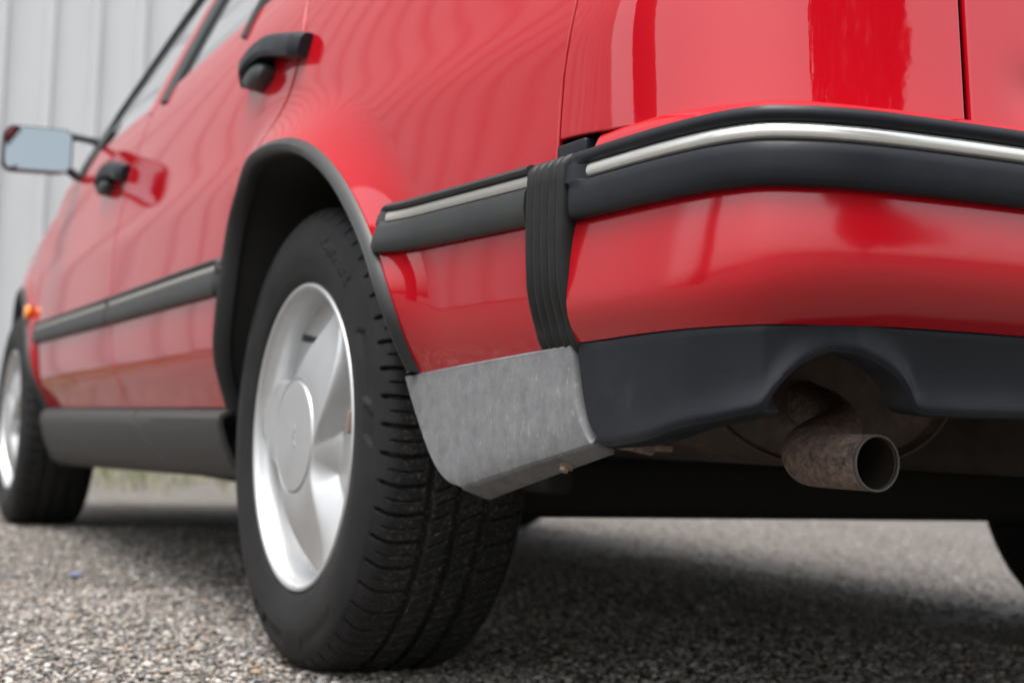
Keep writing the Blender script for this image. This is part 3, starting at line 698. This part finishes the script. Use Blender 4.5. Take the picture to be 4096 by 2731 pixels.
def handle_cup(y0):
    mb=MB(); t=np.linspace(0,2*np.pi,32,endpoint=False); P=[]
    for f,d in ((1.0,.0012),(.9,.0012),(.75,.0012),(.4,.0012),(.02,.0012)):
        yy=y0+.12+.135*f*np.cos(t); zz=.846+.034*f*np.sin(t); P.append(np.stack([S(yy,zz)-d,yy,zz],-1))
    return mb.grid(np.array(P),cv=True)
for (p1,p2),y0 in (((rdoor,rdoor2),.0),((fdoor,fdoor2),1.215)):
    for mk,nm,m in ((handle,'door_handle',BLK),(handle_grip,'handle_grip',FR)):
        mk(y0).build(nm,m,p1); mk(y0).mirror().build(nm,m,p2)
def rrect(cx,cz,hx,hz,r,n=6):
    P=[]
    for sx,sz,a0 in ((1,1,0),(-1,1,90),(-1,-1,180),(1,-1,270)):
        for a in np.radians(np.linspace(a0,a0+90,n)): P.append((cx+sx*(hx-r)+r*math.cos(a),cz+sz*(hz-r)+r*math.sin(a)))
    return np.array(P)
def mirror_shell():
    mb=MB(); R=[]
    for y,s,r in ((1.905,.90,.022),(1.900,.97,.024),(1.905,1.0,.025),(1.94,1.0,.026),(1.975,.93,.028),(2.0,.72,.03),(2.01,.35,.015)):
        c=rrect(0,0,.0865*s,.0565*s,r*s); sk=.06*c[:,0]; R.append(np.stack([-.091+c[:,0],np.full(len(c),y)+.10*c[:,0],.994+c[:,1]+sk],-1))
    mb.grid(np.array(R),cv=True); mb.cap(R[-1])
    # two arms to the door corner
    mb.tube([(-.012,1.925,1.040),(.03,1.93,1.038),(.075,1.935,1.034)],[.010,.009,.012],10); mb.tube([(-.012,1.925,.952),(.01,1.93,.940),(.04,1.93,.936)],[.011,.012,.014],10)
    mb.tube([(.035,1.93,.935),(.055,1.94,.985),(.078,1.95,1.04)],[.016,.018,.016],10)
    return mb
m1,m2=both(mirror_shell,'door_mirror',FR)
def mirror_glass():
    c=rrect(0,0,.0812,.0533,.021); c2=c*.5; f=lambda c,o:np.stack([-.091+c[:,0],1.9015+o+.10*c[:,0],.994+c[:,1]+.06*c[:,0]],-1)
    mb=MB(); mb.grid(np.array([f(c,0),f(c*.92,.0002),f(c2,.0008),f(c*.01,.001)]),cv=True); return mb
mirror_glass().build('mirror_glass',MIRR,m1); mirror_glass().mirror().build('mirror_glass',MIRR,m2)
def indicator():
    t=np.linspace(0,2*np.pi,24,endpoint=False); P=[]
    for f,d in ((1,0),(1,.006),(.85,.010),(.4,.012),(.02,.0125)):
        yy=2.375+.028*f*np.cos(t); zz=.610+.020*f*np.sin(t); P.append(np.stack([xb(yy)+op(zz)-.010-d,yy,zz],-1))
    return MB().grid(np.array(P),cv=True)
both(indicator,'side_indicator',AMB)

# ------------------------------------------------------------------ wheels
HUB=.306
def tyre_mesh():
    prof=np.array([(.014,.199),(.004,.2055),(-.003,.2115),(-.0085,.226),(-.012,.243),(-.0125,.258),(-.0105,.274),(-.0062,.288),(-.0005,.2985),(.006,.3062),(.013,.3108),(.024,.3135),(.040,.3152),(.06,.3163),(.0965,.317),(.133,.3163),(.153,.3152),(.169,.3135),(.180,.3108),(.187,.3062),(.1935,.2985),(.199,.288),(.2035,.274),(.2055,.258),(.205,.243),(.2015,.226),(.196,.2115),(.189,.2055),(.179,.199)])
    pp=spline(prof,8); d=np.r_[0,np.cumsum(np.linalg.norm(np.diff(pp,axis=0),axis=1))]
    # finer sampling over the tread
    s=0; S_=[]
    while s<d[-1]:
        S_.append(s); x=np.interp(s,d,pp[:,0]); r=np.interp(s,d,pp[:,1]); s+=.0016 if r>.300 else .0042
    S_=np.array(S_+[d[-1]]); px=np.interp(S_,d,pp[:,0]); pr_=np.interp(S_,d,pp[:,1])
    nx=np.gradient(pp[:,1],d); nr=-np.gradient(pp[:,0],d); nl=np.hypot(nx,nr); NX=np.interp(S_,d,nx/nl); NR=np.interp(S_,d,nr/nl)   # inward normal is (-)
    NP=56; per=32; nt=NP*per; th=np.arange(nt)/nt*2*np.pi; ph=(np.arange(nt)/per)
    TH,_=np.meshgrid(th,px,indexing='ij'); PH=np.broadcast_to(ph[:,None],TH.shape); X=np.broadcast_to(px[None],TH.shape); Rr=np.broadcast_to(pr_[None],TH.shape)
    dep=np.zeros_like(TH)
    for gx in (.0585,.0965,.1345): dep=np.maximum(dep,.0078*(1-smooth(.0038,.0056,np.abs(X-gx))))
    def sipe(phase,width,depth,x0,x1,rmin=0,):
        f=np.abs(((PH+phase)%1)-.5)*(.0352); return depth*(1-smooth(width*.4,width*.5+.0007,f))*smooth(x0-.001,x0+.001,X)*(1-smooth(x1-.001,x1+.001,X))*(Rr>rmin)
    curve=4.5*(X-.025)**2/.0266*20
    dep=np.maximum(dep,sipe(.04*curve,.0046,.0080,-.004,.053,.299)); dep=np.maximum(dep,sipe(.5+.04*curve,.0018,.0030,.006,.050,.303))
    dep=np.maximum(dep,sipe((X-.078)*13,.0028,.0042,.060,.088)); dep=np.maximum(dep,sipe(.5+(X-.078)*13,.0018,.003,.070,.094))
    dep=np.maximum(dep,sipe((X-.115)*13,.0028,.0042,.103,.132)); dep=np.maximum(dep,sipe(.45+(X-.115)*13,.0018,.003,.099,.122))
    dep=np.maximum(dep,sipe((X-.165)*6,.0036,.0056,.142,.20,.3005)); dep=np.maximum(dep,sipe(.5+(X-.165)*6,.0016,.0026,.146,.182,.304))
    # sidewall: rim protector step, circumferential lines, recessed arrow-shaped panels
    ang=np.degrees(TH)  # 0 = +y (front), 90 = up
    outer=X<.012
    ringl=lambda r0,w,h: -h*(1-smooth(w*.5,w,np.abs(Rr-r0)))*outer
    dep=dep+ringl(.2925,.0016,.0009)+ringl(.222,.0014,.0008)+ringl(.284,.0010,.0006)
    def patch(a0,a1,r0,r1,h):
        sk=(Rr-r0)/(r1-r0)*3.; return h*smooth(a0+sk,a0+sk+.8,ang)*(1-smooth(a1+sk,a1+sk+.8,ang))*smooth(r0,r0+.0012,Rr)*(1-smooth(r1-.0012,r1,Rr))*outer
    for c in (166,286,46):
        dep+=patch(c-17,c+2,.262,.281,.0040)+patch(c+4.5,c+12,.267,.282,.0034)
    for c in (243,3,123): dep+=patch(c-14,c+10,.270,.282,.0012)
    Xd=X-NX[None]*0; 
    # displace along inward direction
    outN_x=-NX; outN_r=-NR
    # ensure outward normal points away from tyre core (x=.0965,r=.25)
    sg=np.sign((px-.0965)*outN_x+(pr_-.25)*outN_r); outN_x=outN_x*sg; outN_r=outN_r*sg
    Xf=X-dep*outN_x[None]; Rf=Rr-dep*outN_r[None]
    yy=Rf*np.cos(TH); zz=Rf*np.sin(TH)
    # flat contact patch and slight bulge above it
    lim=-HUB+.0005; over=np.clip(lim-zz,0,None); near=np.clip((-zz-.20)/.1,0,1)*np.exp(-(yy/.13)**2)
    zz=np.maximum(zz,lim+.0000); side=np.where(Xf<.0965,-1,1); bul=.006*near*np.clip((.31-Rf)/.05,0,1)
    Xf=Xf+side*bul
    V=np.stack([Xf,yy,zz],-1); n,m=V.shape[:2]; I=np.arange(n*m).reshape(n,m); I2=np.vstack([I,I[:1]])
    Q=np.stack([I2[:-1,:-1],I2[1:,:-1],I2[1:,1:],I2[:-1,1:]],-1).reshape(-1,4)
    me=bpy.data.meshes.new('tyre'); me.vertices.add(n*m); me.vertices.foreach_set('co',V.ravel()); me.loops.add(Q.size); me.loops.foreach_set('vertex_index',Q.ravel().astype(np.int32))
    me.polygons.add(len(Q)); me.polygons.foreach_set('loop_start',(np.arange(len(Q))*4).astype(np.int32)); me.update(calc_edges=True)
    me.polygons.foreach_set('use_smooth',np.ones(len(Q),bool)); me.set_sharp_from_angle(angle=math.radians(50)); me.materials.append(TYRE); return me
def wheel_face():
    """dished three-spoke face as one relief over polar coordinates (outer side faces -x)"""
    nr,nt=120,540; r=np.r_[np.linspace(.002,.07,12),np.linspace(.0722,.0795,10),np.linspace(.081,.1925,nr-22)]; th=np.linspace(0,2*np.pi,nt,endpoint=False)
    R,T=np.meshgrid(r,th,indexing='ij')
    # angle seen from outside: 0 = towards the rear (-y), 90 = up
    A=np.degrees(np.arctan2(np.sin(T),-np.cos(T)))
    k=np.clip((R-.080)/.108,0,1); mask=np.zeros_like(R)
    for c in (118,-2,-122):
        a=(A-(c-12+12*k)+180)%360-180; hw=4+48*k**.62
        mask=np.maximum(mask,smooth(-hw-7,-hw+5,a)*(1-smooth(hw-3,hw+3,a)))
    depth=.034*mask*smooth(.078,.101,R)
    face=-.010+.016*smooth(.09,.19,R)           # spokes fall towards the rim
    cap_=-.0012*(1-smooth(.0740,.0765,R)); groove=.0035*np.exp(-((R-.0765)/.0013)**2)
    X=face+depth+cap_+groove
    y=R*np.cos(T); z=R*np.sin(T)
    mb=MB().grid(np.stack([X,y,z],-1),cv=True)
    rim=[(.062,.1925),(.050,.1905),(.030,.1915),(.018,.1935),(.008,.1968),(.002,.1985),(-.0022,.2005),(-.0042,.2030),(-.0046,.2060),(-.0030,.2082),(.001,.2090),(.006,.2075),(.012,.200),(.05,.195),(.19,.195),(.195,.205)]
    mb.lathe_x(spline(rim,4),160); return mb
def text_part(txt,size,depth,fn,name,m,parent):
    cu_=bpy.data.curves.new(name,'FONT'); cu_.body=txt; cu_.size=size; cu_.extrude=depth; cu_.align_x='CENTER'; cu_.align_y='CENTER'; cu_.resolution_u=4
    to=bpy.data.objects.new(name,cu_); col.objects.link(to); bpy.context.view_layer.update()
    me=bpy.data.meshes.new_from_object(to.evaluated_get(bpy.context.evaluated_depsgraph_get())); bpy.data.objects.remove(to); bpy.data.curves.remove(cu_)
    for vv in me.vertices: vv.co=fn(vv.co)
    me.materials.clear(); me.materials.append(m); o=bpy.data.objects.new(name,me); col.objects.link(o); o.parent=parent; return o
TM=tyre_mesh()
def make_wheel():
    w=wheel_face().build('wheel',RIM,None,smooth=42)
    ty=bpy.data.objects.new('tyre',TM); col.objects.link(ty); ty.parent=w
    mb=MB(); mb.tube([(.062,.050,.131),(.040,.052,.134),(.026,.054,.136)],[.0052,.0048,.0042],12); mb.tube([(.026,.054,.136),(.014,.055,.138)],.0052,12); v_=mb.build('valve_stem',VALVE); v_.parent=w
    d=MB().lathe_x([(.058,.03),(.06,.13),(.075,.13),(.075,.03)],60).build('brake_disc',DARK2); d.parent=w
    # moulded lettering on the tyre wall (outer side faces -x; right is -y)
    def onwall(c):
        R=.2655; a=math.radians(60)-c.x/R; rr=R+c.y; xo=float(np.interp(rr,[.243,.258,.274,.288],[-.012,-.0125,-.0105,-.0062])); return Vector((xo-.0006-(c.z),-rr*math.cos(a),rr*math.sin(a)))
    text_part('Continental',.026,.0007,onwall,'tyre_lettering',VALVE,w)
    def oncap(c):
        return Vector((-.0113-c.z*1.0,-(-c.y)-.004,c.x))
    text_part('SAAB',.0135,.0005,oncap,'cap_lettering',CAP,w)
    wt=MB().box((-.005,-.2008*math.cos(math.radians(6)),.2008*math.sin(math.radians(6))),(.006,.005,.028),bev=.0015).build('balance_weight',SCREW); wt.parent=w
    return w
w0=make_wheel(); w0.location=(0,0,HUB); 
def copy_wheel(loc,rz):
    c=w0.copy(); col.objects.link(c); c.location=loc; c.rotation_euler=(0,0,rz)
    for ch in list(w0.children):
        k=ch.copy(); col.objects.link(k); k.parent=c
    return c
wf=copy_wheel((-.012,FY,HUB),0); wr=copy_wheel((2*XC,0,HUB),math.pi); wrf=copy_wheel((2*XC+.012,FY,HUB),math.pi)
for o in (w0,wf,wr,wrf):
    bpy.context.view_layer.update(); attach(o,car)

# ------------------------------------------------------------------ unseen tree and silo, added for dark bands in the paint's reflections
def tree(x,y,h,rad):  # added out of view so the rear panels mirror a broad dark band
    t=empty('added_reflection_tree',(x,y,0)); tag(t,'unseen dark leafy tree added as a dark reflection in the rear paint','tree')
    bark=mat('bark',(.07,.055,.042),.9); lf=mat('leaf',(.035,.055,.018),.6)
    tr=MB(); tr.tube([(x,y,-.1),(x+.05,y,1.2),(x-.05,y+.05,2.4),(x,y,h*.6)],[.20,.16,.13,.05],12)
    for i in range(7):
        a=i*2.4; z0=2.2+.35*i; tr.tube([(x,y,z0),(x+.6*math.cos(a),y+.6*math.sin(a),z0+.7),(x+1.3*math.cos(a),y+1.3*math.sin(a),z0+1.6)],[.06,.045,.015],8)
    tr.build('trunk',bark,t)
    cl=[(x+rad*.6*math.cos(i*2.4)*(.3+.7*random.random()),y+rad*.6*math.sin(i*2.4),2.6+(h-3.2)*random.random(),rad*random.uniform(.35,.6)) for i in range(16)]
    N=42000; k=rng.integers(0,len(cl),N); C=np.array(cl)[k]; d=rng.normal(size=(N,3)); d/=np.linalg.norm(d,axis=1,keepdims=True); P=C[:,:3]+d*(C[:,3]*rng.random(N)**.4)[:,None]
    u=rng.normal(size=(N,3)); u/=np.linalg.norm(u,axis=1,keepdims=True); w_=np.cross(u,rng.normal(size=(N,3))); w_/=np.linalg.norm(w_,axis=1,keepdims=True)
    s=rng.uniform(.09,.17,N)[:,None]; V=np.stack([P-u*s,P+w_*s*.5,P+u*s,P-w_*s*.5],1).reshape(-1,3)
    MB().add(V,np.arange(4*N).reshape(N,4)).build('crown',lf,t,smooth=None)
tree(2.75,-9.9,9.5,2.6)
def silo(x,y):  # added out of view so the corner panel mirrors a narrow dark stripe
    t=empty('added_reflection_silo',(x,y,0)); tag(t,'tall dark green storage silo standing beside the building','silo')
    m=mat('silo_steel',(.025,.035,.03),.6)
    prof=[(0,.82),(1.5,.82),(1.5,.84),(1.56,.84),(1.56,.82),(3,.82),(3,.84),(3.06,.84),(3.06,.82),(4.5,.82),(4.5,.84),(4.56,.84),(4.56,.82),(6.4,.82),(7.1,.2),(7.2,0)]
    th_=np.linspace(0,2*np.pi,40,endpoint=False); P=np.array([np.stack([x+r*np.cos(th_),y+r*np.sin(th_),np.full_like(th_,z)],-1) for z,r in prof]); MB().grid(P,cv=True).build('tank',m,t)
    MB().tube([(x+.9,y-.2,0),(x+.9,y-.2,6.4)],.02,6).tube([(x+.9,y+.2,0),(x+.9,y+.2,6.4)],.02,6).build('ladder_rails',m,t)
silo(-9.5,6.3)

def pebble(x,y):
    bm=bmesh.new(); bmesh.ops.create_icosphere(bm,subdivisions=2,radius=1)
    for v_ in bm.verts:
        n_=1+.14*math.sin(v_.co.x*3+1)*math.cos(v_.co.y*4); v_.co=Vector((x+v_.co.x*.016*n_,y+v_.co.y*.011*n_,.002+v_.co.z*.007*n_))
    me=bpy.data.meshes.new('pebble'); bm.to_mesh(me); bm.free(); me.materials.append(mat('blue_stone',(.11,.13,.19),.6)); o=bpy.data.objects.new('pebble',me); col.objects.link(o)
    tag(o,'small blue pebble lying on the gravel between the two near wheels','pebble')
pebble(-.08,1.136)
